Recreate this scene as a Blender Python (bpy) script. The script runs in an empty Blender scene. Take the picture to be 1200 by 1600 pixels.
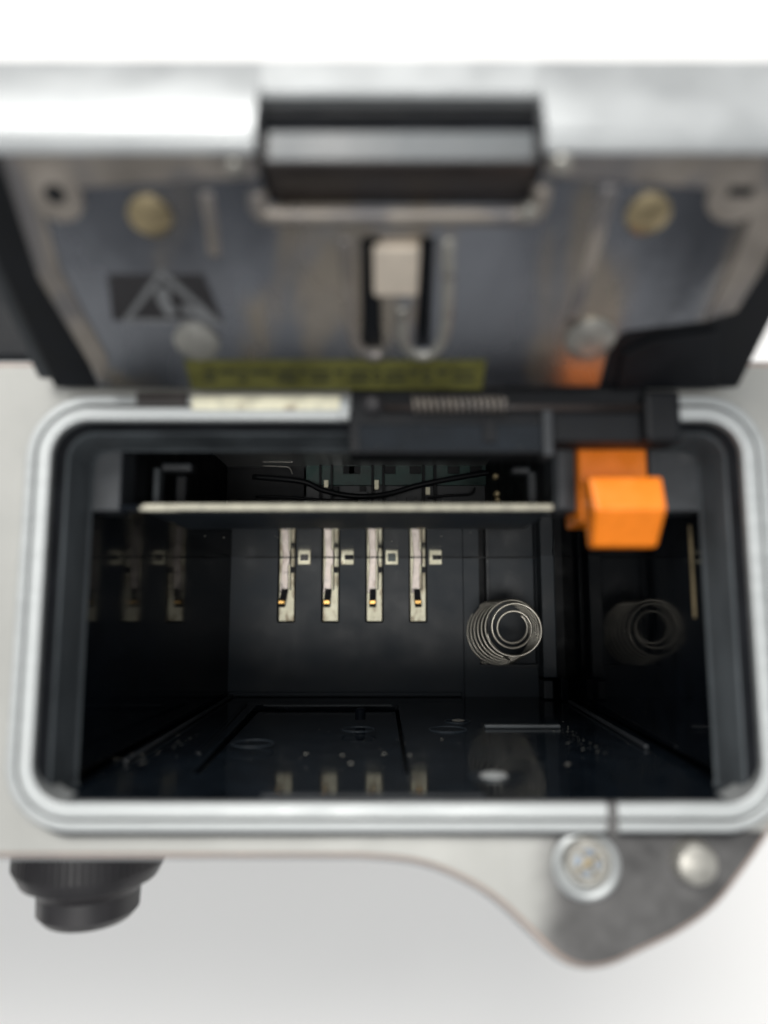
import bpy, bmesh, math, random
from mathutils import Vector, Matrix
from mathutils.geometry import tessellate_polygon
random.seed(4)
S = bpy.context.scene
C = S.collection
# one Blender unit is one millimetre
S.unit_settings.system = 'METRIC'; S.unit_settings.scale_length = 0.001

# ------------------------------------------------------------ camera
F = 1155.0; TH = math.atan(155 / F); CAMZ = 40.0
cd = bpy.data.cameras.new('photo_camera'); cam = bpy.data.objects.new('photo_camera', cd); C.objects.link(cam)
cam.location = (0, 0, CAMZ); cam.rotation_euler = (TH, 0, 0)
cd.sensor_fit = 'VERTICAL'; cd.sensor_height = 36; cd.lens = F / 1600 * 36
cd.clip_start = 1; cd.clip_end = 5000
cd.dof.use_dof = True; cd.dof.focus_distance = 68
cd.dof.aperture_fstop = cd.lens * 1e-3 / 1.35          # an opening of 1.35 mm
S.camera = cam

# ------------------------------------------------------------ light
w = bpy.data.worlds.new('World'); S.world = w; w.use_nodes = True
bg = w.node_tree.nodes['Background']; bg.inputs[1].default_value = 1.0
wn, wl = w.node_tree.nodes, w.node_tree.links           # a dim room under a pale ceiling
wtc = wn.new('ShaderNodeTexCoord'); wsp = wn.new('ShaderNodeSeparateXYZ'); wr_ = wn.new('ShaderNodeValToRGB')
wl.new(wtc.outputs['Generated'], wsp.inputs[0]); wl.new(wsp.outputs['Z'], wr_.inputs[0]); wl.new(wr_.outputs[0], bg.inputs[0])
wr_.color_ramp.elements[0].position = 0.0; wr_.color_ramp.elements[0].color = (.065, .07, .08, 1)
wr_.color_ramp.elements[1].position = 0.9; wr_.color_ramp.elements[1].color = (.60, .62, .64, 1)
def area(name, loc, target, size, power, col):
    l = bpy.data.lights.new(name, 'AREA'); l.shape = 'RECTANGLE'; l.size, l.size_y = size; l.energy = power; l.color = col
    o = bpy.data.objects.new(name, l); C.objects.link(o); o.location = loc
    o.rotation_euler = (Vector(target) - Vector(loc)).to_track_quat('-Z', 'Y').to_euler(); return o
area('ceiling_panel', (-120, 390, 480), (0, 40, -40), (420, 240), 4.1e6, (1.0, 0.98, 0.945))
area('bay_fill_lamp', (-20, -105, 560), (0, 0, 0), (230, 100), 1.2e6, (1.0, 0.98, 0.94))  # added unseen lamp that brightens the inside of the bay
S.view_settings.view_transform = 'Standard'; S.view_settings.look = 'None'
S.view_settings.exposure = 0; S.view_settings.gamma = 1

# ------------------------------------------------------------ measuring helpers
CAM = Vector((0, 0, CAMZ)); LOOK = Vector((0, math.sin(TH), -math.cos(TH))); UP = Vector((0, math.cos(TH), math.sin(TH)))
def ray(px, py): return Vector(((px - 600) / F, 0, 0)) + UP * ((800 - py) / F) + LOOK
def on(px, py, p0, n):
    r = ray(px, py); n = Vector(n); return CAM + r * ((Vector(p0) - CAM).dot(n) / r.dot(n))
def at(px, py, z): return on(px, py, (0, 0, z), (0, 0, 1))
def atY(px, py, y): return on(px, py, (0, y, 0), (0, 1, 0))
def atX(px, py, x): return on(px, py, (x, 0, 0), (1, 0, 0))

# ------------------------------------------------------------ materials
def mat(name, col, rough=.4, metal=0, var=.15, vscale=.6, bump=.0, bscale=4, spec=.5, stretch=(1, 1, 1), rvar=.1, coat=0, specks=0):
    m = bpy.data.materials.new(name); m.use_nodes = True; nt = m.node_tree; N = nt.nodes; L = nt.links
    b = N['Principled BSDF']
    tc = N.new('ShaderNodeTexCoord'); mp = N.new('ShaderNodeMapping'); mp.inputs['Scale'].default_value = stretch
    L.new(tc.outputs['Object'], mp.inputs[0])
    n = N.new('ShaderNodeTexNoise'); n.inputs['Scale'].default_value = vscale; n.inputs['Detail'].default_value = 6
    L.new(mp.outputs[0], n.inputs['Vector'])
    r = N.new('ShaderNodeMapRange'); r.inputs[1].default_value = .3; r.inputs[2].default_value = .7
    r.inputs[3].default_value = 1 - var; r.inputs[4].default_value = 1 + var; L.new(n.outputs[0], r.inputs[0])
    mx = N.new('ShaderNodeVectorMath'); mx.operation = 'SCALE'; mx.inputs[0].default_value = col[:3]; L.new(r.outputs[0], mx.inputs['Scale'])
    out = mx.outputs[0]
    if specks:
        v = N.new('ShaderNodeTexVoronoi'); v.inputs['Scale'].default_value = 1.6; L.new(tc.outputs['Object'], v.inputs['Vector'])
        cr = N.new('ShaderNodeMapRange'); cr.inputs[1].default_value = .05; cr.inputs[2].default_value = .02
        L.new(v.outputs['Distance'], cr.inputs[0])
        mc = N.new('ShaderNodeMix'); mc.data_type = 'RGBA'; L.new(cr.outputs[0], mc.inputs[0]); L.new(out, mc.inputs[6]); mc.inputs[7].default_value = (.25, .25, .22, 1)
        out = mc.outputs[2]
    L.new(out, b.inputs['Base Color'])
    r2 = N.new('ShaderNodeMapRange'); r2.inputs[1].default_value = .3; r2.inputs[2].default_value = .7
    r2.inputs[3].default_value = max(.02, rough - rvar); r2.inputs[4].default_value = rough + rvar; L.new(n.outputs[0], r2.inputs[0]); L.new(r2.outputs[0], b.inputs['Roughness'])
    b.inputs['Metallic'].default_value = metal; b.inputs['Specular IOR Level'].default_value = spec; b.inputs['Coat Weight'].default_value = coat
    if bump:
        n2 = N.new('ShaderNodeTexNoise'); n2.inputs['Scale'].default_value = bscale; n2.inputs['Detail'].default_value = 4; L.new(mp.outputs[0], n2.inputs['Vector'])
        bp = N.new('ShaderNodeBump'); bp.inputs['Strength'].default_value = bump; bp.inputs['Distance'].default_value = .1
        L.new(n2.outputs[0], bp.inputs['Height']); L.new(bp.outputs[0], b.inputs['Normal'])
    return m
M = dict(
    paper=mat('white_paper', (.84, .832, .82), .7, 0, .02, .02, .05, 1),
    silver=mat('silver_paint', (.43, .445, .45), .38, .35, .05, .4, .10, 7),
    cream=mat('warm_silver_plate', (.37, .37, .35), .45, .2, .05, .25, .08, 5),
    grip=mat('dark_grip_metal', (.085, .083, .082), .38, .45, .5, .45, .05, 3, rvar=.12),
    rim=mat('brushed_aluminium', (.47, .49, .49), .48, .5, .06, 1.2, .10, 6, stretch=(.3, 1.6, 1)),
    trim=mat('brown_edge_line', (.34, .26, .22), .5, 0, .2, .5),
    bay=mat('glossy_black_plastic', (.0045, .0062, .0090), .07, 0, .35, .5, .02, 2.5, rvar=.03, specks=1, spec=.08),
    plate=mat('polished_black_sheet', (.006, .007, .008), .07, 0, .3, .4, .02, 1.5, rvar=.04, specks=1),
    floor=mat('satin_charcoal_plastic', (.021, .029, .038), .52, 0, .3, .25, .08, 5, rvar=.08),
    frame=mat('grey_black_plastic', (.032, .036, .041), .45, 0, .3, .5, .12, 6),
    liner=mat('sheen_grey_plastic', (.075, .085, .092), .38, 0, .3, .35, .15, 3, stretch=(1, .5, 1)),  # grey lightened so the sheen of grazing light sits in the colour
    black=mat('matt_black_plastic', (.006, .007, .009), .5, 0, .3, .5, .1, 5, spec=.25),
    panelblack=mat('semi_gloss_black_plastic', (.006, .009, .013), .10, 0, .4, .5, .03, 3, rvar=.05, spec=.45, specks=1),
    edge=mat('dull_plate_edge', (.48, .46, .37), .45, .3, .25, .7, .15, 5, stretch=(2, 1, 1)),
    brownblack=mat('brown_black_latch', (.030, .024, .022), .45, 0, .2, .5, .05, 5),
    sheet=mat('blue_grey_sheet_metal', (.255, .265, .29), .24, .95, .45, .10, 1.0, .22, rvar=.10, stretch=(1, .5, .5)),
    beige=mat('beige_worn_metal', (.30, .268, .235), .45, .5, .3, .4, .1, 3),
    steel=mat('spring_steel', (.55, .52, .45), .38, .85, .08, 1),
    brass=mat('brass', (.36, .29, .17), .35, .7, .25, .7, .1, 4),
    gold=mat('gold_tip', (.70, .42, .14), .25, .9, .1, 1),
    pad=mat('plated_contact_pad', (.88, .84, .64), .42, .25, .16, 1.3, .05, 5),
    blade=mat('plated_contact_blade', (.42, .37, .34), .34, .5, .35, 1.1, .05, 5),
    orange=mat('orange_plastic', (.90, .225, .008), .34, 0, .06, 1.2, .04, 9),
    pcb=mat('dark_green_board', (.005, .036, .030), .4, 0, .4, .6, .1, 4),
    yellow=mat('yellow_label', (.105, .102, .024), .5, 0, .45, .5),
    ink=mat('label_ink', (.02, .022, .015), .6),
    label=mat('black_label', (.028, .026, .028), .45),
    icon=mat('pale_label_print', (.19, .195, .20), .5),
    dull=mat('grey_screw_metal', (.34, .33, .30), .34, .5, .25, 1.2, .1, 5),
    glassy=mat('blue_screw_recess', (.20, .25, .32), .3, .5, .3, 1),
    catch=mat('warm_catch_metal', (.80, .70, .58), .4, .4, .12, .8, .1, 4),
    dust=mat('pale_dust', (.42, .41, .36), .8),
)

def tone_patches(m, col2, scale, lo, hi):               # a second tone in broad soft patches: tarnished parts, reflections painted on the sheet
    nt = m.node_tree; N = nt.nodes; L = nt.links; b = N['Principled BSDF']; src = b.inputs['Base Color'].links[0].from_socket
    tc = N.new('ShaderNodeTexCoord'); mp = N.new('ShaderNodeMapping'); mp.inputs['Scale'].default_value = (1, .45, .45); mp.inputs['Rotation'].default_value = (0, .3, 0)
    n = N.new('ShaderNodeTexNoise'); n.inputs['Scale'].default_value = scale; n.inputs['Detail'].default_value = 3; n.inputs['Distortion'].default_value = .6
    L.new(tc.outputs['Object'], mp.inputs[0]); L.new(mp.outputs[0], n.inputs['Vector'])
    r = N.new('ShaderNodeMapRange'); r.interpolation_type = 'SMOOTHSTEP'; r.inputs[1].default_value = lo; r.inputs[2].default_value = hi; L.new(n.outputs[0], r.inputs[0])
    mx = N.new('ShaderNodeMix'); mx.data_type = 'RGBA'; L.new(r.outputs[0], mx.inputs[0]); L.new(src, mx.inputs[6]); mx.inputs[7].default_value = (*col2, 1)
    L.new(mx.outputs[2], b.inputs['Base Color'])
tone_patches(M['sheet'], (.42, .37, .31), .22, .50, .66)  # beige streaks put the door panel's reflections into its colour
tone_patches(M['beige'], (.20, .19, .19), .35, .45, .62)
tone_patches(M['blade'], (.22, .17, .14), 1.3, .56, .70)
tone_patches(M['pad'], (.45, .38, .26), 1.1, .52, .70)

# ------------------------------------------------------------ building helpers
def link(name, me, m, parent=None, smooth=False, bevel=0, seg=2):
    o = bpy.data.objects.new(name, me); C.objects.link(o); me.materials.append(m)
    if smooth: me.polygons.foreach_set('use_smooth', [True] * len(me.polygons))
    if bevel:
        b = o.modifiers.new('edge', 'BEVEL'); b.width = bevel; b.segments = seg; b.limit_method = 'ANGLE'; b.angle_limit = .6
        b.harden_normals = False
    if parent: o.parent = parent; o.matrix_parent_inverse = inv(parent)
    return o
BASE = Vector((0, 0, -58))
def inv(p):                                   # every mesh is written in scene coordinates; only the root Empty is moved
    return Matrix.Translation(-BASE) if p is ROOT else Matrix.Identity(4)
def mesh(name, vs, fs):
    me = bpy.data.meshes.new(name); me.from_pydata([tuple(v) for v in vs], [], fs)
    bm = bmesh.new(); bm.from_mesh(me); bmesh.ops.recalc_face_normals(bm, faces=bm.faces); bm.to_mesh(me); bm.free()
    return me
def box_data(x0, x1, y0, y1, z0, z1, f=None):
    vs = [Vector((x, y, z)) for z in (z0, z1) for y in (y0, y1) for x in (x0, x1)]
    if f: vs = [f(*v) for v in vs]
    return vs, [(0, 1, 3, 2), (4, 6, 7, 5), (0, 4, 5, 1), (2, 3, 7, 6), (0, 2, 6, 4), (1, 5, 7, 3)]
def box(name, lim, m, parent=None, bevel=0, f=None, seg=2):
    return link(name, mesh(name, *box_data(*lim, f=f)), m, parent, bevel=bevel, seg=seg)
def boxes(name, lims, m, parent=None, bevel=0, f=None):
    V, Fc = [], []
    for l in lims:
        v, fs = box_data(*l, f=f); k = len(V); V += v; Fc += [tuple(i + k for i in q) for q in fs]
    return link(name, mesh(name, V, Fc), m, parent, bevel=bevel)
def prism(name, pts, z0, z1, m, parent=None, bevel=0, f=None, holes=(), seg=2, smooth=False):
    loops = [list(pts)] + [list(h) for h in holes]
    flat = [p for l in loops for p in l]; n = len(flat)
    g = f or (lambda x, y, z: Vector((x, y, z)))
    vs = [g(p[0], p[1], z0) for p in flat] + [g(p[0], p[1], z1) for p in flat]
    if holes: tri = tessellate_polygon([[Vector((p[0], p[1], 0)) for p in l] for l in loops])
    else: tri = [tuple(range(n))]
    fs = [tuple(t) for t in tri] + [tuple(i + n for i in reversed(t)) for t in tri]
    k = 0
    for l in loops:
        for i in range(len(l)): j = (i + 1) % len(l); fs.append((k + i, k + j, n + k + j, n + k + i))
        k += len(l)
    return link(name, mesh(name, vs, fs), m, parent, bevel=bevel, seg=seg, smooth=smooth)
def rrect(x0, x1, y0, y1, r, n=8):
    out = []
    for cx, cy, a in ((x1 - r, y1 - r, 0), (x0 + r, y1 - r, 90), (x0 + r, y0 + r, 180), (x1 - r, y0 + r, 270)):
        for i in range(n + 1):
            t = math.radians(a + 90 * i / n); out.append((cx + r * math.cos(t), cy + r * math.sin(t)))
    return out
def sweep(name, prof, m, parent, x0, x1, y0, y1, r, close=True):     # profile (offset outward, z) run round a rounded rectangle
    rings = [[Vector((p[0], p[1], z)) for p in rrect(x0 - o, x1 + o, y0 - o, y1 + o, max(.05, r + o), 12)] for o, z in prof]
    n = len(rings[0]); vs = [v for R in rings for v in R]; fs = []
    K = len(rings)
    for k in range(K if close else K - 1):
        a, b = k * n, ((k + 1) % K) * n
        for i in range(n): j = (i + 1) % n; fs.append((a + i, a + j, b + j, b + i))
    return link(name, mesh(name, vs, fs), m, parent, smooth=False, bevel=.05)
def lathe(name, prof, m, parent, loc, axis=(0, 0, 1), n=40, smooth=True):      # profile (radius, height) about an axis
    q = Vector((0, 0, 1)).rotation_difference(Vector(axis).normalized()); loc = Vector(loc); vs = []; fs = []
    for r, h in prof:
        for i in range(n):
            a = 2 * math.pi * i / n; vs.append(loc + q @ Vector((r * math.cos(a), r * math.sin(a), h)))
    for k in range(len(prof) - 1):
        for i in range(n): j = (i + 1) % n; fs.append((k * n + i, k * n + j, (k + 1) * n + j, (k + 1) * n + i))
    if prof[0][0] > .001: fs.append(tuple(range(n)))
    if prof[-1][0] > .001: fs.append(tuple((len(prof) - 1) * n + i for i in range(n)))
    o = link(name, mesh(name, vs, fs), m, parent, smooth=smooth)
    if smooth:
        e = o.modifiers.new('edge', 'EDGE_SPLIT'); e.split_angle = .6
    return o
def tube(name, pts, r, m, parent, n=8, closed=False):
    pts = [Vector(p) for p in pts]; vs = []; fs = []; prev = None
    for i, p in enumerate(pts):
        t = (pts[min(i + 1, len(pts) - 1)] - pts[max(i - 1, 0)]).normalized()
        if prev is None: u = t.orthogonal().normalized()
        else: u = (prev - t * prev.dot(t)).normalized()
        prev = u; v = t.cross(u)
        for k in range(n):
            a = 2 * math.pi * k / n; vs.append(p + (u * math.cos(a) + v * math.sin(a)) * r)
    for i in range(len(pts) - 1):
        for k in range(n): j = (k + 1) % n; fs.append((i * n + k, i * n + j, (i + 1) * n + j, (i + 1) * n + k))
    fs += [tuple(range(n)), tuple((len(pts) - 1) * n + k for k in range(n))]
    return link(name, mesh(name, vs, fs), m, parent, smooth=True)
def dup(o, delta, parent):
    c = o.copy(); C.objects.link(c); c.parent = parent; c.location = o.location + Vector(delta); return c

# ------------------------------------------------------------ table
t = box('table', (-700, 700, -700, 900, -66, -58), M['paper'], bevel=2); t['kind'] = 'structure'
t['label'] = 'white paper covered table top beneath the silver camera'

# ------------------------------------------------------------ the camera body
ROOT = bpy.data.objects.new('digital_camera', None); C.objects.link(ROOT); ROOT.location = BASE; ROOT.empty_display_size = 5
ROOT['label'] = 'silver digital camera on end with its battery door open and orange latch showing'
ROOT['category'] = 'camera'

RX0, RX1, RY0, RY1, RR = -18.4, 19.8, -9.88, 10.5, 2.0            # inner edge of the opening
ZP = -.9
edge_px = [(560, 1340), (640, 1347), (700, 1366), (760, 1400), (812, 1447), (850, 1484), (882, 1504), (915, 1510),
           (952, 1503), (1000, 1481), (1058, 1452), (1112, 1412), (1160, 1352), (1205, 1285)]
outl = [at(*p, ZP - 1.1) for p in edge_px]
outl = [(p.x, p.y) for p in outl]
def smooth_poly(P, closed=False, n=4):
    out = []
    for i in range(len(P) - 1):
        p0, p1, p2, p3 = (Vector(P[max(i - 1, 0)]), Vector(P[i]), Vector(P[i + 1]), Vector(P[min(i + 2, len(P) - 1)]))
        for k in range(n):
            s = k / n; q = .5 * (2 * p1 + (p2 - p0) * s + (2 * p0 - 5 * p1 + 4 * p2 - p3) * s * s + (3 * p1 - p0 - 3 * p2 + p3) * s ** 3)
            out.append(tuple(q))
    out.append(tuple(P[-1])); return out
front = smooth_poly(outl)
yf = outl[0][1]
body_out = [(-88, 14.5), (-90, 12), (-90, yf + 2), (-88, yf)] + [(-60, yf), (-30, yf), (-10, yf)] + front + [(front[-1][0] + 2.2, -10), (front[-1][0] + 4, -4), (front[-1][0] + 5, 4), (front[-1][0] + 5, 12), (front[-1][0] + 4, 14.5)]
def offset_poly(P, d):                      # counter-clockwise outline, d inward
    out = []; n = len(P)
    for i in range(n):
        a, b, c = Vector(P[i - 1]), Vector(P[i]), Vector(P[(i + 1) % n])
        n1 = Vector((-(b - a).y, (b - a).x)).normalized(); n2 = Vector((-(c - b).y, (c - b).x)).normalized()
        nn = (n1 + n2).normalized(); out.append(tuple(b + nn * d / max(.5, nn.dot(n1))))
    return out
hole = rrect(RX0 - 1.35, RX1 + 1.35, RY0 - 1.35, RY1 + 1.35, RR + 1.35, 8)
def shell(name, steps, zb, m, parent, hole):
    rings = [[Vector((*p, z)) for p in offset_poly(body_out, d)] for d, z in steps]
    n = len(body_out); vs = [v for R in rings for v in R]; fs = []
    for k in range(len(rings) - 1):
        for i in range(n): j = (i + 1) % n; fs.append((k * n + i, k * n + j, (k + 1) * n + j, (k + 1) * n + i))
    k = len(vs); hz = steps[0][1]; vs += [Vector((*p, hz)) for p in hole]
    tri = tessellate_polygon([[Vector((v.x, v.y, 0)) for v in rings[0]], [Vector((p[0], p[1], 0)) for p in hole]])
    fs += [tuple(i if i < n else k + i - n for i in tr) for tr in tri]
    h = len(hole); vs += [Vector((*p, zb)) for p in hole]
    for i in range(h): j = (i + 1) % h; fs.append((k + i, k + j, k + h + j, k + h + i))
    me = bpy.data.meshes.new(name); me.from_pydata([tuple(v) for v in vs], [], fs)
    bm = bmesh.new(); bm.from_mesh(me); bmesh.ops.recalc_face_normals(bm, faces=bm.faces); bm.to_mesh(me); bm.free()
    o = link(name, me, m, parent, smooth=True); e = o.modifiers.new('edge', 'EDGE_SPLIT'); e.split_angle = .9
    return o
body = shell('body_shell', [(.55, -1.2), (.4, -1.2), (.16, -1.32), (.04, -1.6), (0, -2.1), (0, -58)], -6, M['silver'], ROOT, hole)
# bottom plate: warm silver at the left, darker metal over the grip
bp = offset_poly(body_out, .6)
def clipx(P, xc, keep_left):
    out = []
    for i in range(len(P)):
        a, b = P[i], P[(i + 1) % len(P)]; ina = (a[0] <= xc) == keep_left; inb = (b[0] <= xc) == keep_left
        if ina: out.append(a)
        if ina != inb:
            s = (xc - a[0]) / (b[0] - a[0]); out.append((xc, a[1] + s * (b[1] - a[1])))
    return out
hole_o = rrect(RX0 - 1.5, RX1 + 1.5, RY0 - 1.5, RY1 + 1.5, RR + 1.5, 8)
plate = prism('bottom_plate', bp, -1.3, ZP, M['cream'], ROOT, bevel=.12, holes=[hole_o])
# the dark metal grip part is a thicker sheet that lies over it and reaches the edge
def swap(P): return [(p[1], p[0]) for p in P]
grip_poly = swap(clipx(swap(clipx(offset_poly(body_out, .6), 6.5, False)), RY0 - 1.62, True))
def grip_blend():                              # warm silver grades into dark metal across the grip
    m = M['grip']; nt = m.node_tree; N = nt.nodes; L = nt.links; b = N['Principled BSDF']
    src = b.inputs['Base Color'].links[0].from_socket
    tc = N.new('ShaderNodeTexCoord'); sp = N.new('ShaderNodeSeparateXYZ'); L.new(tc.outputs['Object'], sp.inputs[0])
    n = N.new('ShaderNodeTexNoise'); n.inputs['Scale'].default_value = .5; L.new(tc.outputs['Object'], n.inputs['Vector'])
    a = N.new('ShaderNodeMath'); a.operation = 'MULTIPLY_ADD'; L.new(n.outputs[0], a.inputs[0]); a.inputs[1].default_value = 1.2; L.new(sp.outputs['X'], a.inputs[2])
    r = N.new('ShaderNodeMapRange'); r.interpolation_type = 'SMOOTHSTEP'; r.inputs[1].default_value = 7.9; r.inputs[2].default_value = 10.2; L.new(a.outputs[0], r.inputs[0])
    mx = N.new('ShaderNodeMix'); mx.data_type = 'RGBA'; L.new(r.outputs[0], mx.inputs[0]); mx.inputs[6].default_value = (.37, .37, .35, 1); L.new(src, mx.inputs[7]); L.new(mx.outputs[2], b.inputs['Base Color'])
    r2 = N.new('ShaderNodeMath'); r2.operation = 'MULTIPLY'; L.new(r.outputs[0], r2.inputs[0]); r2.inputs[1].default_value = .4; L.new(r2.outputs[0], b.inputs['Metallic'])
grip_blend()
grip = prism('grip_plate', grip_poly, -1.3, ZP + .02, M['grip'], ROOT, bevel=.02)
grip['label'] = 'dark metal plate over the pointed grip'
# brown seam that follows the outer edge
ring_o = offset_poly(body_out, .36); ring_i = offset_poly(body_out, .585)
seam = prism('edge_seam', ring_o, -1.5, -1.08, M['trim'], ROOT, bevel=.03, holes=[ring_i])

# raised double rim round the opening
inner = sweep('inner_rim', [(0, -2.2), (0, -.10), (.08, 0), (.70, .02), (.78, -.10), (.78, -2.2)], M['rim'], ROOT, RX0, RX1, RY0, RY1, RR)
groove = sweep('rim_groove', [(.77, -2), (.77, -.5), (.97, -.5), (.97, -2)], M['brownblack'], ROOT, RX0, RX1, RY0, RY1, RR)
outer = sweep('outer_rim', [(.96, -2.2), (.96, -.22), (1.03, -.14), (1.42, -.18), (1.54, -.36), (1.58, -2.2)], M['rim'], ROOT, RX0, RX1, RY0, RY1, RR)
nk = at(957, 1262, 0)
box('rim_notch_shade', (nk.x - .28, nk.x + .28, RY0 - 1.6, RY0 + .02, -.5, .06), M['grip'], inner, bevel=.05)  # dark block stands in for the shadow in the rim's notch

# ------------------------------------------------------------ battery bay
ZM, ZF = -3.9, -42.0                                    # mouth and floor
YB, YT = -9.15, 5.92                                    # lower wall, underside of the partition
XL0, XL1 = -17.45, -16.9; XR0, XR1 = 19.25, 20.25       # side walls at mouth and floor
bay = link('battery_bay', mesh('battery_bay', [(XL0, YB, ZM), (XL0, YT, ZM), (XL1, YB, ZF - 3), (XL1, YT, ZF - 3),
      (XL0 - 1, YB, ZM), (XL0 - 1, YT, ZM), (XL1 - 1, YB, ZF - 3), (XL1 - 1, YT, ZF - 3)],
      [(0, 1, 3, 2), (4, 6, 7, 5), (0, 4, 5, 1), (2, 3, 7, 6), (0, 2, 6, 4), (1, 5, 7, 3)]), M['bay'], ROOT)
wr = link('side_wall', mesh('side_wall', [(XR0, YB, ZM), (XR0, YT, ZM), (XR1, YB, ZF - 3), (XR1, YT, ZF - 3),
      (XR0 + 2, YB, ZM), (XR0 + 2, YT, ZM), (XR1 + 1, YB, ZF - 3), (XR1 + 1, YT, ZF - 3)],
      [(0, 1, 3, 2), (4, 6, 7, 5), (0, 4, 5, 1), (2, 3, 7, 6), (0, 2, 6, 4), (1, 5, 7, 3)]), M['bay'], bay)
# lower wall with a recessed trapezoid pocket
def lw(x, u, n):                                       # x, z along the wall, height above it
    return Vector((x, YB + n - .72 * max(0, u - ZF) / 42, u))
def pxw(px, py, h=0):
    v = atY(px, py, YB + h); return (v.x, v.z)
rec = [pxw(400, 1100), pxw(622, 1100), pxw(640, 1192), pxw(300, 1192)]
outer_w = [(XL0 - .9, -.55), (XR0 + 1.9, -.55), (XR1 + .9, ZF - 3), (XL1 - .9, ZF - 3)]
lowwall = prism('lower_wall', outer_w, -.55, 0, M['panelblack'], bay, f=lw, holes=[rec], bevel=.06)
box('wall_backing', (XL0 - 1, XR0 + 2, YB - 2.6, YB - 1.35, ZF - 3, -1.6), M['black'], bay)
recp = prism('recess_panel', [pxw(404, 1104), pxw(618, 1104), pxw(634, 1190), pxw(306, 1190)], -.8, -.34, M['panelblack'], bay, f=lw, bevel=.05)
# features on the lower wall
a = pxw(563, 1120); lathe('stud', [(.45, 0), (.45, .8), (.3, .95), (0, .95)], M['bay'], bay, (a[0], YB - .2, a[1]), (0, 1, 0), 20)
def bar(name, p, q, wdt, h, m, parent=bay):
    p, q = Vector(p), Vector(q); d = (q - p).normalized(); s = Vector((-d.y, d.x)) * wdt / 2
    P = [p - s, q - s, q + s, p + s]; return prism(name, [tuple(v) for v in P], 0.0, h, m, parent, bevel=min(h, wdt) * .3, f=lw)
bar('guide_rib', pxw(412, 1101), pxw(612, 1101), .45, .12, M['liner'])  # paler plastic on this rib and the next paints their highlights
bar('guide_rib', pxw(757, 1131), pxw(875, 1131), .5, .28, M['liner'])
bar('guide_rib', pxw(384, 1098), pxw(310, 1168), .4, .18, M['bay'])
bar('guide_rib', pxw(362, 1089), pxw(196, 1180), .35, .30, M['frame'])
bar('guide_rib', pxw(890, 1097), pxw(1010, 1160), .35, .30, M['frame'])
bar('guide_rib', pxw(410, 1224), pxw(758, 1224), .7, .12, M['frame'])
for px, py, r in ((395, 1152, 1.5), (560, 1133, 1.3), (715, 1122, 1.1), (700, 1133, 1.5), (760, 1196, 1.0)):
    c = pxw(px, py); R = [Vector((c[0] + r * math.cos(i * math.pi / 20), YB + .01 - .72 * max(0, c[1] - ZF) / 42, c[1] + r * math.sin(i * math.pi / 20))) for i in range(41)]
    tube('moulding_ring', R, .05, M['floor'], bay, 6)
c = pxw(771, 1197); lathe('glint_disc', [(.85, 0), (.85, .05), (.6, .2), (0, .26)], M['rim'], bay, (c[0], YB - .58, c[1]), (0, 1, 0), 28)  # bright disc stands in for a white highlight on the wall
c = pxw(716, 1122); lathe('glint_disc', [(.55, 0), (.55, .03), (.4, .08), (0, .09)], M['dull'], bay, (c[0], YB - .2, c[1]), (0, 1, 0), 28)  # pale disc paints the shine on the moulded mark

# bay floor
def fx(px, py, z=ZF): v = at(px, py, z); return (v.x, v.y)
x722 = fx(724, 950)[0]; x870 = fx(868, 950, ZF + 2.4)[0]; x845 = fx(846, 950, ZF + 2.4)[0]
sr = (fx(733, 0)[0], fx(838, 0)[0], fx(0, 1043)[1], fx(0, 856)[1])           # spring recess
slots = []
CX = [447, 516, 585, 653.5]
y_top, y_bot = fx(0, 869)[1], fx(0, 971)[1]
for cx in CX:
    x0, _ = fx(cx - 12.5, 950); x1, _ = fx(cx + 12.5, 950); slots.append((x0, x1))
holes = [rrect(s[0] - .1, s[1] + .1, y_bot - .1, y_top - .05, .22, 3) for s in slots]
floor = prism('bay_floor', [(XL1 - .9, YB - .9), (x722, YB - .9), (x722, YT + .5), (XL1 - .9, YT + .5)], ZF - 1.6, ZF, M['floor'], bay, bevel=.05, holes=holes)
fa, fb, fc, fd = x722 + .06, x845, YB - .9, YT + .5
boxes('spring_floor', [(fa, sr[0], fc, fd, ZF - 1.6, ZF - .12), (sr[1], fb, fc, fd, ZF - 1.6, ZF - .12), (sr[0], sr[1], fc, sr[2], ZF - 1.6, ZF - .12), (sr[0], sr[1], sr[3], fd, ZF - 1.6, ZF - .12)], M['floor'], bay)
box('recess_bottom', (sr[0] - .2, sr[1] + .2, sr[2] - .2, sr[3] + .2, ZF - 4.4, ZF - 3.0), M['black'], bay)
box('recess_seat', (sr[0] + 1.0, sr[1] - 1.1, sr[2] + .02, sr[3], ZF - 3.0, ZF - 1.5), M['floor'], bay, bevel=.05)
box('recess_lip', (sr[0] + .02, sr[1] - .02, sr[2] - .02, sr[2] + .3, ZF - 1.4, ZF - .4), M['frame'], bay, bevel=.04)
boxes('recess_rib', [(sr[0] + .9, sr[0] + 1.25, sr[2], sr[3], ZF - 1.5, ZF - .7), (sr[1] - 1.5, sr[1] - 1.1, sr[2], sr[3], ZF - 1.5, ZF - .7)], M['frame'], bay, bevel=.05)
box('floor_column', (x845 + .05, x870, YB + 2.2, YT + .3, ZF - 1.5, ZF + 2.4), M['floor'], bay, bevel=.1)
box('floor_gutter', (x870 + .02, XR1 + .4, YB - .9, YT + .5, ZF - 3, ZF - 2), M['black'], bay, bevel=.05)
box('corner_post', (x870 - 1.5, x870 - .5, YB, YB + 1.9, ZF, ZF + 2.5), M['frame'], bay, bevel=.12)
box('corner_post', (x870 + .1, x870 + .9, YB, YB + 2.2, ZF - 2, ZF + 3.4), M['bay'], bay, bevel=.1)
yy = at(600, 1080, ZF).y
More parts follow.
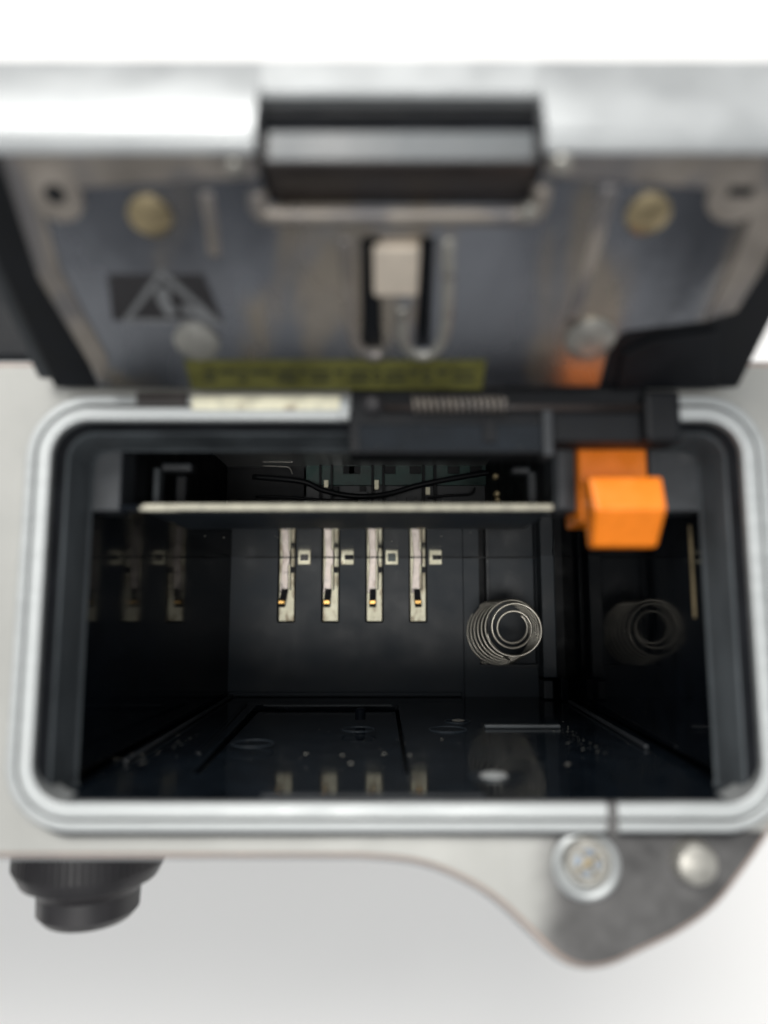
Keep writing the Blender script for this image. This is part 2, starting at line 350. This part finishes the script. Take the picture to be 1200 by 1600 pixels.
box('floor_lip', (XL1, x722 - .3, YB, YB + .5, ZF, ZF + .35), M['floor'], bay, bevel=.12)
sp = [atX(1078, 822, XR0 + .05), atX(1082, 900, XR0 + .05), atX(1081, 972, XR0 + .05)]
p = atX(1080, 900, 19.2)
box('brass_strip', (19.2, 19.42, p.y - 2.6, p.y + 3.2, p.z - .12, p.z + .12), M['brass'], bay, bevel=.04)  # thin brass strip across the right wall

box('junction_gap', (XL1 + 1.5, x845, YT - .10, YT - .02, ZF - .1, ZF + .03), M['black'], bay)
# battery terminals
def terminal(i, cx):
    x0, x1 = slots[i]; c = (x0 + x1) / 2
    c += (.04, -.03, .02, .05)[i]
    T = box('battery_terminal', (x0 + .04, x1 - .04, y_bot + .02, y_top + .1, ZF - 1.5, ZF - .35), M['pad'], ROOT, bevel=.05)
    zb = ZF - .1
    y0, y1 = fx(0, 925)[1], y_top
    lean = (c + 2) * .012
    wb = (.0, .07, -.05, .04)[i]
    P = [(c - .52, y1), (c + .26 + wb, y1), (c + .26 + wb, y0 + 3.1), (c + .12, y0 + 2.9), (c + .14, y0 + 1.6), (c + .12, y0 - .1), (c - .80, y0 - .1), (c - .70, y0 + 1.2), (c - .60, y0 + 2.6)]
    prism('contact_blade', P, zb - .12, zb + .10, M['blade'], T, bevel=.05)
    ya, yb2, yc, yd = fx(0, 869)[1], fx(0, 884)[1], fx(0, 895)[1], fx(0, 919)[1]
    boxes('side_strip', [(c + .42, c + .74, yc - 1.6, yc, zb - .1, zb + .05), (c + .42, c + .74, yb2 - .1, ya, zb - .1, zb + .05)], M['pad'], T, bevel=.05)
    box('blade_gap', (c + .31, c + .42, yc - 1.9, ya, zb - .24, zb - .02), M['black'], T); box('strip_gap', (c + .42, c + .86, yc + .02, yb2 - .12, zb - .24, zb), M['black'], T)
    # dark mouth of the spring finger and its gold tip, standing up out of the slot
    dx = (c - 0) * .015
    my0, my1 = fx(0, 944)[1], fx(0, 920)[1]
    link('finger_mouth', mesh('finger_mouth', *box_data(-.36, .36, -.2, 1, 0, 1, f=lambda x, y, z: Vector((c - .18 + x + (1 - y) * dx * 1.8, my0 + y * (my1 - my0), zb + .1 + z * (.10 + (1 - y) * .35))))), M['black'], T)
    box('gold_tip', (c - .58 + dx * 1.8, c + .20 + dx * 1.8, my0 - .04, my0 + .46, zb + .30, zb + .62), M['gold'], T, bevel=.09)
    # stub at the right that the photo shows below the partition and mirrored in it
    st = box('terminal_stub', (c + 1.28 - .1, c + 2.6, y_top - .95, y_top + .05, ZF - .2, ZF + .12), M['pad'], T, bevel=.07)
    box('stub_hole', (c + 1.45 + .1 * (i % 2), c + 2.35 + .2 * (i % 2), y_top - (.5, .42, .6, .4)[i], y_top + .02, ZF + .05, ZF + .15), [M['brownblack'], M['black'], M['pcb'], M['black']][i], T, bevel=.05)
    return T
for i, cx in enumerate(CX): terminal(i, cx)

# conical ejector spring
ca = at(777, 989, ZF - 1.2); cb = at(804, 981, ZF + 7.5)
pts = []; NC = 8.5
for i in range(int(NC * 44) + 1):
    s_ = i / (NC * 44); a = i / 44 * 2 * math.pi - 2.2
    if s_ < .74: q = s_ / .74; R_, z = 3.6 - .85 * q, ZF - 1.3 + q * 8.8; c = ca.lerp(cb, q)
    else: q = (s_ - .74) / .26; R_, z = 2.75 - 1.2 * min(1, q * 1.5) ** .8, ZF + 7.5 - q * 1.6; c = cb
    pts.append(Vector((c.x + R_ * math.cos(a), c.y + R_ * math.sin(a), z)))
sp_ = tube('ejector_spring', pts, .13, M['steel'], ROOT, 12)
e = at(796, 1032, ZF + 6.4)
ring = [Vector((cb.x + 2.78 * math.cos(a), cb.y + 2.78 * math.sin(a), ZF + 7.5)) for a in [math.radians(190 + 4 * k) for k in range(0, 14)]]
tail = [ring[0]] + ring[1:6] + [ring[5].lerp(e, .5) + Vector((-.08, -.05, 0)), e]
tube('spring_tail', tail, .10, M['steel'], sp_, 8)

# partition between battery bay and card slot
e0 = at(222, 793, -3.7); e1 = at(860, 793, -3.7)
part = link('partition', mesh('partition', *box_data(e0.x, e1.x + .2, YT, YT + .42, ZF, -3.72, f=lambda x, y, z: Vector((x - (2.4 if (z < -20 and x < 0) else 0) + (8.5 if (z < -20 and x > 0) else 0), y, z)))), M['plate'], ROOT)
ed = box('edge_strip', (e0.x + .05, e1.x + .15, YT + .02, YT + .42, -3.72, -3.5), M['edge'], part, bevel=.08)
box('edge_step', (e0.x - .1, e0.x + 2.2, YT - .02, YT + .24, -3.9, -3.45), M['edge'], part, bevel=.06)
box('veil_band', (e0.x + .3, e1.x + .1, YT - .05, YT - .01, -12.8, -3.9), M['floor'], part, bevel=.015)  # added satin band that veils the mirrored contacts near the mouth
# wedges that close the bay's upper corners
link('upper_wall', mesh('upper_wall', [(XL0 - 1, YT + .01, ZM), (e0.x - .02, YT + .01, ZM), (-16.95, YT + .01, ZF), (XL1 - 1, YT + .01, ZF),
     (XL0 - 1, YT + .4, ZM), (e0.x - .02, YT + .4, ZM), (-16.95, YT + .4, ZF), (XL1 - 1, YT + .4, ZF)],
     [(0, 1, 2, 3), (4, 7, 6, 5), (0, 4, 5, 1), (1, 5, 6, 2), (2, 6, 7, 3), (3, 7, 4, 0)]), M['bay'], bay)
link('upper_wall', mesh('upper_wall', [(XR0 + 1, YT + .01, ZM), (e1.x + .24, YT + .01, ZM), (18.7, YT + .01, ZF), (XR1 + 1, YT + .01, ZF),
     (XR0 + 1, YT + .4, ZM), (e1.x + .24, YT + .4, ZM), (18.7, YT + .4, ZF), (XR1 + 1, YT + .4, ZF)],
     [(0, 1, 2, 3), (4, 7, 6, 5), (0, 4, 5, 1), (1, 5, 6, 2), (2, 6, 7, 3), (3, 7, 4, 0)]), M['bay'], bay)

# ------------------------------------------------------------ mouth frame and liner
gap = sweep('seal_gap', [(.02, -.45), (-.10, -.62), (-.42, -.95), (-.46, -1.2), (.3, -1.2), (.3, -.5)], M['black'], ROOT, RX0, RX1, RY0 - 1.5, RY1, RR)
liner = sweep('seal_wall', [(-.40, -.98), (-.55, -1.15), (-.84, -3.6), (-.98, -3.85), (.3, -3.95), (.3, -1.25)], M['liner'], ROOT, RX0, RX1, RY0 - 1.5, RY1, RR)  # pale strip of wall, its sheen painted by the lighter grey
gx0 = at(140, 740, ZM).x; gx1 = at(190, 740, ZM).x; hx0 = at(864, 740, ZM).x; hx1 = RX1 - .1
yt = RY1 + .2
mouth = box('mouth_frame', (RX0 + .4, gx1, YT, yt, ZM - 2.5, ZM + .05), M['frame'], ROOT, bevel=.12)
mouth2 = box('mouth_frame', (hx0, hx1 - .3, YT, yt, ZM - 2.5, ZM + .05), M['frame'], ROOT, bevel=.12)
box('frame_rib', (at(866, 700, ZM).x, at(884, 700, ZM).x, YT + .1, yt, ZM, ZM + .5), M['frame'], mouth2, bevel=.08)
box('frame_rib', (at(1010, 700, ZM).x, at(1022, 700, ZM).x, YT + .4, yt, ZM, ZM + .4), M['frame'], mouth2, bevel=.08)

# ------------------------------------------------------------ card slot and what shows inside it
card = box('card_slot', (gx1 - .5, hx0 + .5, 17.2, 17.8, -43, ZM - .5), M['black'], ROOT)
boxes('slot_wall', [(gx1 - .6, gx1, YT + .43, 17.2, -43, ZM - 2.6), (hx0, hx0 + .6, YT + .43, 17.2, -43, ZM - 2.6), (gx1, hx0, YT + .43, 17.2, -43.6, -43)], M['black'], card)
box('slot_lip', (gx1 - .4, hx0, at(600, 694, -4.2).y, 17.2, -4.9, -4.1), M['black'], card, bevel=.1)
ZB = -33
def bx(name, px0, py0, px1, py1, z, th, m, parent=card, bevel=.03):
    a = at(px0, py1, z); b = at(px1, py0, z); return box(name, (a.x, b.x, a.y, b.y, z - th, z), m, parent, bevel=bevel)
bx('circuit_board', 478, 700, 800, 758, ZB, .5, M['pcb'])
bx('board_shelf', 478, 756, 835, 800, ZB - .8, .6, M['frame'])
bx('board_block', 300, 700, 476, 800, ZB - .6, .6, M['black'])
for x0, y0, x1, y1 in ((506, 750, 513, 762), (585, 750, 592, 765), (665, 761, 672, 773)): bx('board_pin', x0, y0, x1, y1, ZB + .4, .5, M['pad'])
for x in (498, 516, 580, 597, 660, 678): bx('board_rib', x, 722, x + 4, 790, ZB + .5, .5, M['black'])
for x in (536, 545, 600, 640, 700, 735): bx('board_chip', x, 728, x + 18, 740, ZB + .2, .3, M['black'])
for x in (474, 530, 575, 604, 635, 690): bx('shelf_bracket', x, 776, x + 15, 796, ZB - .2, .3, M['frame'])
for x in (520, 562): bx('small_screw', x, 760, x + 9, 775, ZB + .3, .5, M['black'])
bx('small_screw', 552, 768, 574, 782, ZB + .6, .4, M['frame'])
def wire(px, r, m, z=ZB + 2, name='wire'):
    return tube(name, [at(x, y, z) for x, y in smooth_poly(px, n=6)], r, m, card, 8)
wire([(395, 745), (470, 752), (505, 766), (550, 775), (600, 773), (660, 757), (740, 742), (800, 734)], .27, M['black'])
wire([(400, 776), (450, 777), (500, 781), (560, 782)], .14, M['black'])
wire([(668, 778), (700, 774), (735, 772), (742, 762)], .12, M['black'])
wire([(410, 722), (440, 722), (456, 722), (459, 716)], .05, M['dull'], name='wire_clip'); wire([(410, 728), (440, 729), (452, 731), (457, 741)], .06, M['dull'], name='wire_clip')
for px, py in ((773, 746), (775, 773), (776, 783)): lathe('brass_post', [(.22, 0), (.22, .5), (.1, .6), (0, .6)], M['brass'], card, at(px, py, -14), n=12)
ZC = -9
bx('slot_bracket', 236, 730, 250, 790, ZC, 1.2, M['liner'], bevel=.15); bx('slot_bracket', 250, 722, 300, 736, ZC - .5, 1.2, M['frame'], bevel=.2)
bx('slot_bracket', 826, 735, 842, 792, ZC, 1.2, M['frame'], bevel=.15); bx('slot_bracket', 800, 728, 830, 740, ZC, 1.2, M['frame'], bevel=.15)
bx('slot_bracket', 272, 742, 292, 790, ZC - 2, 1.2, M['black'], bevel=.15)

# ------------------------------------------------------------ orange battery latch
def bz(px0, py0, px1, py1, z1): a = at(px0, py1, z1); b = at(px1, py0, z1); return a.x, b.x, a.y, b.y
b0 = bz(907, 690, 1010, 812, -2.9); b1 = bz(920, 762, 1041, 855, 1.2)
latch = box('battery_latch', (b0[0], b0[1], b0[2] - .2, b0[3], -6.6, -2.9), M['orange'], ROOT, bevel=.22, seg=3)
latch['label'] = 'orange plastic battery retaining latch'
x0, x1, y0, y1 = b1
top = at(0, 744, -.2).y
yr = at(0, 795, 1.4).y; top = at(0, 746, .5).y; y0 = at(0, 855, .1).y
x0 += .25; prof = [(y0, -1.0), (y0, .1), (yr, 1.4), (top, .7), (top, -1.0)]
vs = [Vector((x, y, z)) for x in (x0, x1) for y, z in prof]; n = len(prof)
for v in vs:
    k = max(0, (y1 - v.y) / (y1 - y0)); v.x += (.28 if v.x < 17 and v.x == x0 else -.0) * k - (.22 * k if v.x == x1 else 0)
fs = [tuple(range(n)), tuple(range(2 * n - 1, n - 1, -1))] + [(i, (i + 1) % n, n + (i + 1) % n, n + i) for i in range(n)]
link('latch_head', mesh('latch_head', vs, fs), M['orange'], latch, bevel=.16, seg=3)
box('latch_stem', (b0[0] + .4, b0[0] + 2.4, b0[2] + .6, b0[3] - 3.0, -3.1, -.4), M['orange'], latch, bevel=.2, seg=3)

# ------------------------------------------------------------ hinge
def zbox(name, px0, py0, px1, py1, z, th, m, parent, bevel=.1): a = at(px0, py1, z); b = at(px1, py0, z); return box(name, (a.x, b.x, a.y, b.y, z - th, z), m, parent, bevel=bevel)
hinge = zbox('door_hinge', 545, 640, 865, 708, .1, 2.6, M['black'], ROOT)
zbox('hinge_block', 866, 640, 1062, 690, .08, 2.2, M['black'], hinge)
zbox('hinge_step', 560, 662, 850, 704, .15, 1, M['panelblack'], hinge)
zbox('hinge_pocket', 756, 655, 775, 690, .36, .5, M['black'], hinge, .02)
zbox('hinge_rib', 850, 640, 864, 712, .5, 1.6, M['frame'], hinge)
zbox('hinge_knuckle', 1010, 608, 1064, 690, .9, 2, M['black'], hinge, .3)
zbox('hinge_bed', 548, 606, 1010, 645, .10, 1.2, M['black'], hinge)
zbox('cream_strip', 298, 617, 532, 640, .15, .8, M['pad'], hinge, .1)
zbox('strip_end', 528, 625, 546, 655, .12, .8, M['rim'], hinge, .1)
zbox('dark_slot', 212, 612, 292, 634, .05, .6, M['brownblack'], hinge, .05)
pa, pb = at(600, 637, .35), at(1012, 637, .35)
tube('hinge_pin', [pa, pb], .22, M['brownblack'], hinge, 12)
sa, sb = at(645, 632, .55), at(792, 632, .55)
N_ = 15; P_ = [Vector((sa.x + (sb.x - sa.x) * i / (N_ * 14), sa.y + .42 * math.cos(i / 14 * 2 * math.pi), sa.z + .42 * math.sin(i / 14 * 2 * math.pi))) for i in range(N_ * 14)]
tube('hinge_spring', P_, .085, M['beige'], hinge, 6)
lathe('hinge_cap', [(.55, 0), (.55, .3), (.3, .5), (0, .5)], M['label'], hinge, at(582, 632, .2))

# ------------------------------------------------------------ battery door
H0 = Vector((0, 11.7, .5)); U = Vector((0, .505, .863)).normalized(); Nn = Vector((0, -U.z, U.y))
LEN = 13.7
def D(x, u, n): return H0 + Vector((x, 0, 0)) + U * u + Nn * n
def dp(px, py, n=0):
    v = on(px, py, H0 + Nn * n, Nn) - H0 - Nn * n; return (v.x, v.dot(U))
DX0, DX1 = -18.3, 19.7
# silver outer shell: its end face looks up towards the lamp
E = H0 + U * LEN
endB = Vector((0, 23.5, 11.3))
nx0, nx1 = at(398, 200, 12.5).x, at(852, 200, 12.5).x
outer_pt = H0 + Nn * -4.2 + U * .3
def shell_prof(dy=0):
    A = E + Nn * .25
    return [A + Nn * -.9 - U * .3, A - U * .15, A + Vector((0, .25, .18)), A + Vector((0, .9, .30)), endB + Vector((0, -.25, .02)), endB + Vector((0, .1, -.8)), outer_pt + Vector((0, 1.5, .4)), outer_pt]
def extr(name, P, xs, m, parent, bevel=0, smooth=True):
    n = len(P); vs = [Vector((x, p.y, p.z)) for x in xs for p in P]; fs = [tuple(range(n)), tuple(reversed([n * (len(xs) - 1) + i for i in range(n)]))]
    for k in range(len(xs) - 1):
        for i in range(n): j = (i + 1) % n; fs.append((k * n + i, k * n + j, (k + 1) * n + j, (k + 1) * n + i))
    o = link(name, mesh(name, vs, fs), m, parent, smooth=smooth, bevel=bevel, seg=3)
    e = o.modifiers.new('s', 'EDGE_SPLIT'); e.split_angle = .75; return o
door = extr('battery_door', shell_prof(), [DX0 - .9, nx0], M['silver'], ROOT)
door['label'] = 'open battery door hinged at the far side of the opening'
extr('door_shell', shell_prof(), [nx1, DX1 + .9], M['silver'], door)
# bridge behind the latch notch
yk = at(600, 150, 12.6).y
yk = at(600, 152, 11.6).y
nb = [Vector((0, yk, 11.6)), Vector((0, yk + .2, 11.75)), endB + Vector((0, -.3, 0.1)), endB + Vector((0, .1, -.8)), outer_pt + Vector((0, 1.5, .4)), outer_pt + Nn * .9, Vector((0, yk - .1, 9))]
extr('shell_bridge', nb, [nx0, nx1], M['silver'], door)
box('notch_shade', (nx0 + .02, nx1 - .02, yk - .5, yk - .12, 6, 11.2), M['black'], door)  # added black sheet that puts shade inside the notch
# black plastic body of the door under the sheet-metal panel
prism('door_frame', [(DX0, 0), (DX1, 0), (DX1, LEN - .1), (DX0, LEN - .1)], -3.2, -.62, M['black'], door, f=D, bevel=.2,
      holes=[[(nx0 + .3, LEN - 3.6), (nx1 - .3, LEN - 3.6), (nx1 - .3, LEN - .6), (nx0 + .3, LEN - .6)]])
prism('notch_back', [(nx0, LEN - 4.2), (nx1, LEN - 4.2), (nx1, LEN - .5), (nx0, LEN - .5)], -3.3, -3.05, M['black'], door, f=D)
prism('shaded_door_side', [(DX0 - 1.0, .2), (DX0 - .05, .2), (DX0 - .05, LEN - .8), (DX0 - 1.0, LEN - .8)], -3.6, -1.1, M['frame'], door, f=D, bevel=.25)  # side of the silver shell, its shade put in as dark grey
box('rear_dark_slab', (-60, -18.5, 14.55, 20.5, -40, -1.6), M['black'], ROOT, bevel=.4)  # added black slab stands for the dark gap beside the door
# sheet metal panel
ny = dp(600, 322)[1]
l0 = dp(155, 606); l1 = dp(-8, 229); r1 = dp(1262, 229)
nxa, nxb = dp(402, 240)[0], dp(852, 240)[0]
pan = [l0, dp(938, 606), dp(952, 545), dp(975, 520), dp(1100, 503), dp(1150, 486), (r1[0], LEN - .15), (nxb + .35, LEN - .15), (nxb, LEN - .6), (nxb - .15, ny + .3), (nxb - .5, ny), (nxa + .5, ny), (nxa + .15, ny + .3), (nxa, LEN - .6), (nxa - .35, LEN - .15), (l1[0], LEN - .15)]
sl = [[dp(568, 372), dp(568, 540), dp(592, 556), dp(592, 470), dp(592, 372)][::-1], [dp(648, 372), dp(648, 540), dp(664, 556), dp(680, 540), dp(680, 372)][::-1]]
def drect(px0, py0, px1, py1): a = dp(px0, py1); b = dp(px1, py0); return [(a[0], a[1]), (b[0], a[1]), (b[0], b[1]), (a[0], b[1])]
s1 = drect(568, 372, 594, 545); s2 = drect(650, 372, 680, 545)
panel = prism('inner_panel', pan, -.6, 0, M['sheet'], door, f=D, bevel=.12, holes=[s1, s2])
panel['label'] = 'blue grey sheet metal lining of the door'
def strip(name, pxs, wd, h, m, parent=door):
    pts = [D(*dp(*q), h) for q in smooth_poly(pxs, n=6)]
    # flat soft bead
    return tube(name, pts, wd, m, parent, 10)
# beige worn border and pressed beads
bd = [dp(8, 262), (dp(8, 262)[0], LEN - .2), (nxa - .1, LEN - .2), (nxa - .1, dp(0, 278)[1]), dp(300, 282), dp(160, 290), dp(60, 300), dp(95, 420), dp(170, 560), dp(160, 600), dp(60, 430)]
prism('panel_border', bd, .0, .10, M['beige'], door, f=D, bevel=.05)
bd2 = [(nxb + .1, LEN - .2), (dp(1240, 262)[0], LEN - .2), dp(1250, 300), dp(1190, 420), dp(1150, 485), dp(1100, 500), dp(1150, 400), dp(1185, 300), dp(1060, 290), dp(930, 280), (nxb + .1, dp(0, 272)[1])]
prism('panel_border', bd2, .0, .10, M['beige'], door, f=D, bevel=.05)
strip('notch_lip', [(402, 300), (405, 325), (425, 336), (520, 338), (700, 338), (820, 336), (842, 322), (848, 290)], .42, -.05, M['beige'])
strip('pressed_bead', [(955, 290), (925, 400), (893, 505)], .55, -.42, M['beige'])
strip('pressed_bead', [(322, 300), (330, 350), (335, 400)], .5, -.40, M['beige'])
strip('slot_bead', [(538, 372), (545, 450), (553, 530), (575, 555), (596, 556)], .34, -.1, M['beige'])
strip('slot_bead', [(700, 372), (700, 450), (695, 520), (675, 553), (648, 553), (632, 535), (628, 480)], .34, -.1, M['dull'])
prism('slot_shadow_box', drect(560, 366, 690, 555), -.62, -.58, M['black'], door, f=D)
prism('metal_catch', drect(584, 378, 656, 456), .0, .45, M['catch'], door, f=D, bevel=.15)
def dome(name, px, py, r, m, h=.25, sub=None, n0=0.0):
    u = dp(px, py); o = lathe(name, [(r, 0), (r, h * .5), (r * .8, h * .85), (r * .35, h), (0, h)], m, door, D(*u, n0), Nn, 28); return o
dome('brass_screw', 235, 336, .95, M['brass'], .3); dome('brass_screw', 1012, 333, .95, M['brass'], .3)
dome('panel_rivet', 308, 532, 1.15, M['dull'], .35); dome('panel_rivet', 922, 528, 1.25, M['dull'], .35)
dome('corner_boss', 88, 305, 1.15, M['beige'], .18, n0=.05); dome('corner_boss', 1155, 300, 1.35, M['beige'], .18, n0=.05)
dome('boss_hole', 88, 299, .42, M['black'], .08, n0=.22); 
prism('boss_hole', drect(1133, 287, 1178, 303), .2, .27, M['black'], door, f=D, bevel=.03)
for px, py in ((875, 252), (826, 328), (368, 256)): dome('polished_pin', px, py, .42 if px > 400 else .35, M['dull'], .5, n0=.05)
# warning label
prism('warning_label', [dp(168, 428), dp(176, 500), dp(350, 504), dp(318, 428)], .0, .03, M['label'], door, f=D)
tri_o = [dp(252, 418), dp(190, 502), dp(350, 506)]; tri_i = [dp(253, 434), dp(205, 497), dp(331, 500)]
prism('warning_triangle', tri_o, .03, .06, M['icon'], door, f=D, holes=[tri_i])
prism('warning_symbol', [dp(243, 452), dp(258, 446), dp(268, 458), dp(264, 468), dp(277, 488), dp(264, 494), dp(254, 482), dp(245, 466)], .03, .07, M['icon'], door, f=D)
prism('warning_symbol', [dp(285, 474), dp(330, 492), dp(322, 500), dp(284, 486)], .03, .07, M['icon'], door, f=D)
# yellow caution strip with its small print
prism('caution_label', drect(300, 562, 760, 608), .0, .03, M['yellow'], door, f=D)
V, Fc = [], []
xx = 320
while xx < 745:
    wd = random.randint(10, 34)
    if 700 < xx: wd = 34
    for row in (578, 590):
        if row == 590 and random.random() < .3: continue
        q = drect(xx, row, min(xx + wd, 748), row + 6); k = len(V)
        V += [D(a, b, .04) for a, b in q]; Fc.append((k, k + 1, k + 2, k + 3))
    xx += wd + random.randint(5, 9)
o = link('caution_print', mesh('caution_print', V, Fc), M['ink'], door); o['kind'] = 'stuff'
# latch tongue in the notch
tz = 12.1
a = at(412, 255, tz); b = at(838, 207, tz - .2); lo = at(600, 312, tz - 2.2)
tp = [Vector((0, b.y, tz - .4)), Vector((0, b.y - .1, tz - .1)), Vector((0, a.y + .1, tz)), Vector((0, a.y, tz - .1)), Vector((0, lo.y, tz - 2.2)), Vector((0, lo.y + .3, tz - 3.2)), Vector((0, b.y, tz - 3.2))]
extr('latch_tongue', tp, [a.x, b.x], M['brownblack'], door, bevel=.05)
box('lit_tongue_top', (a.x + .15, b.x - .15, a.y + .12, b.y - .12, tz - .3, tz + .03), M['liner'], door, bevel=.05)  # paler slab paints the light caught by the tongue's top
# grey dark gasket cover at the door's lower right corner
prism('corner_cover', [dp(962, 606, -.5), dp(972, 552, -.5), dp(1015, 530, -.5), dp(1120, 515, -.5), dp(1120, 606, -.5)], -.62, -.35, M['black'], door, f=D, bevel=.1)

# ------------------------------------------------------------ grip plate screw and pin
g = at(914, 1350, ZP)
sc = lathe('grip_screw', [(1.75, 0), (1.75, .30), (1.55, .42), (1.32, .30), (1.30, .10), (0, .10)], M['rim'], ROOT, g, n=48)
lathe('screw_head', [(1.22, 0), (1.22, .55), (1.05, .72), (.82, .72), (.72, .45), (0, .40)], M['dull'], sc, g + Vector((.0, .25, .1)), n=40)
lathe('screw_recess', [(.70, 0), (.62, .06), (0, .08)], M['glassy'], sc, g + Vector((0, .25, .5)), n=24)
for r in (.6, -.97):
    q = Matrix.Rotation(r, 4, 'Z')
    box('cross_slot', (-.62, .62, -.12, .12, .0, .14), M['brass'], sc, bevel=.04, f=lambda x, y, z: g + Vector((0, .25, .56 + (.004 if r > 0 else 0))) + q @ Vector((x, y, z)))
g2 = at(1082, 1345, ZP)
lathe('locating_pin', [(1.15, 0), (1.12, .5), (.95, .75), (.5, .85), (0, .86)], M['dull'], ROOT, g2, n=32)

# ------------------------------------------------------------ black dial on the front
dz = 40 - 54; dcx = (131 - 600) * 50 / F
dial = lathe('front_dial', [(5.0, 0), (5.0, 4.3), (4.5, 5.2), (3.7, 5.6), (3.4, 6.0), (3.35, 7.3), (2.9, 7.8), (0, 7.8)], M['label'], ROOT, (dcx, yf + .3, dz), (0, -1, 0), 64)
V, Fc = [], []
for i in range(70):
    a_ = 2 * math.pi * i / 70
    def fr(x, y, z, a_=a_): return Vector((dcx + math.cos(a_) * z - math.sin(a_) * x, yf + .3 - y, dz + math.sin(a_) * z + math.cos(a_) * x))
    v, f_ = box_data(-.1, .1, 2.0, 4.2, 4.95, 5.06, f=fr); k = len(V); V += v; Fc += [tuple(i_ + k for i_ in q) for q in f_]
kn = link('dial_knurling', mesh('dial_knurling', V, Fc), M['label'], dial); kn['kind'] = 'stuff'
lathe('dial_end', [(2.3, 0), (2.3, .1), (2.1, .15), (0, .15)], M['black'], dial, (dcx, yf + .3 - 7.75, dz), (0, -1, 0), 40)

# ------------------------------------------------------------ crumbs of dust in the bay
V, Fc = [], []
def crumb(p, r, nrm):
    k = len(V); sx_ = random.uniform(.5, 1.8); sz_ = random.uniform(.5, 1.8); r *= .8
    for d in ((1, 0, 0), (-1, 0, 0), (0, 1, 0), (0, -1, 0), (0, 0, 1), (0, 0, -1)):
        V.append(p + Vector((d[0] * sx_, d[1] * .4, d[2] * sz_)) * r * random.uniform(.5, 1.2))
    for f_ in ((0, 2, 4), (2, 1, 4), (1, 3, 4), (3, 0, 4), (2, 0, 5), (1, 2, 5), (3, 1, 5), (0, 3, 5)): Fc.append(tuple(i + k for i in f_))
for _ in range(60):
    px, py = random.uniform(330, 720), random.uniform(1135, 1200); crumb(atY(px, py, YB - .36), random.uniform(.015, .045), None)
for _ in range(40):
    px = random.gauss(890, 22); crumb(atY(px, 1150 + (px - 890) * .45 + random.gauss(0, 8), YB - .28), random.uniform(.02, .09), None)
for _ in range(18):
    px = random.gauss(250, 50); crumb(atY(px, 1190 - (px - 200) * .4 + random.gauss(0, 6), YB + .3), random.uniform(.02, .09), None)
for px, py, r in ((888, 1194, .17), (1016, 1136, .14), (534, 1180, .16), (548, 1193, .2), (600, 1178, .13), (180, 1186, .3), (256, 1150, .16), (690, 1155, .12), (640, 1180, .14), (478, 1178, .14)): crumb(atY(px, py, YB - .4), r, None)
for _ in range(50): crumb(at(random.uniform(370, 700), random.uniform(890, 1080), ZF + .02), random.uniform(.015, .04), None)
for px, py in ((430, 838), (434, 840), (612, 846), (648, 836), (690, 838), (735, 832), (320, 838), (350, 840)): crumb(atY(px, py, YT - .02), .09, None)
o = link('dust', mesh('dust', V, Fc), M['dust'], bay); o['kind'] = 'stuff'
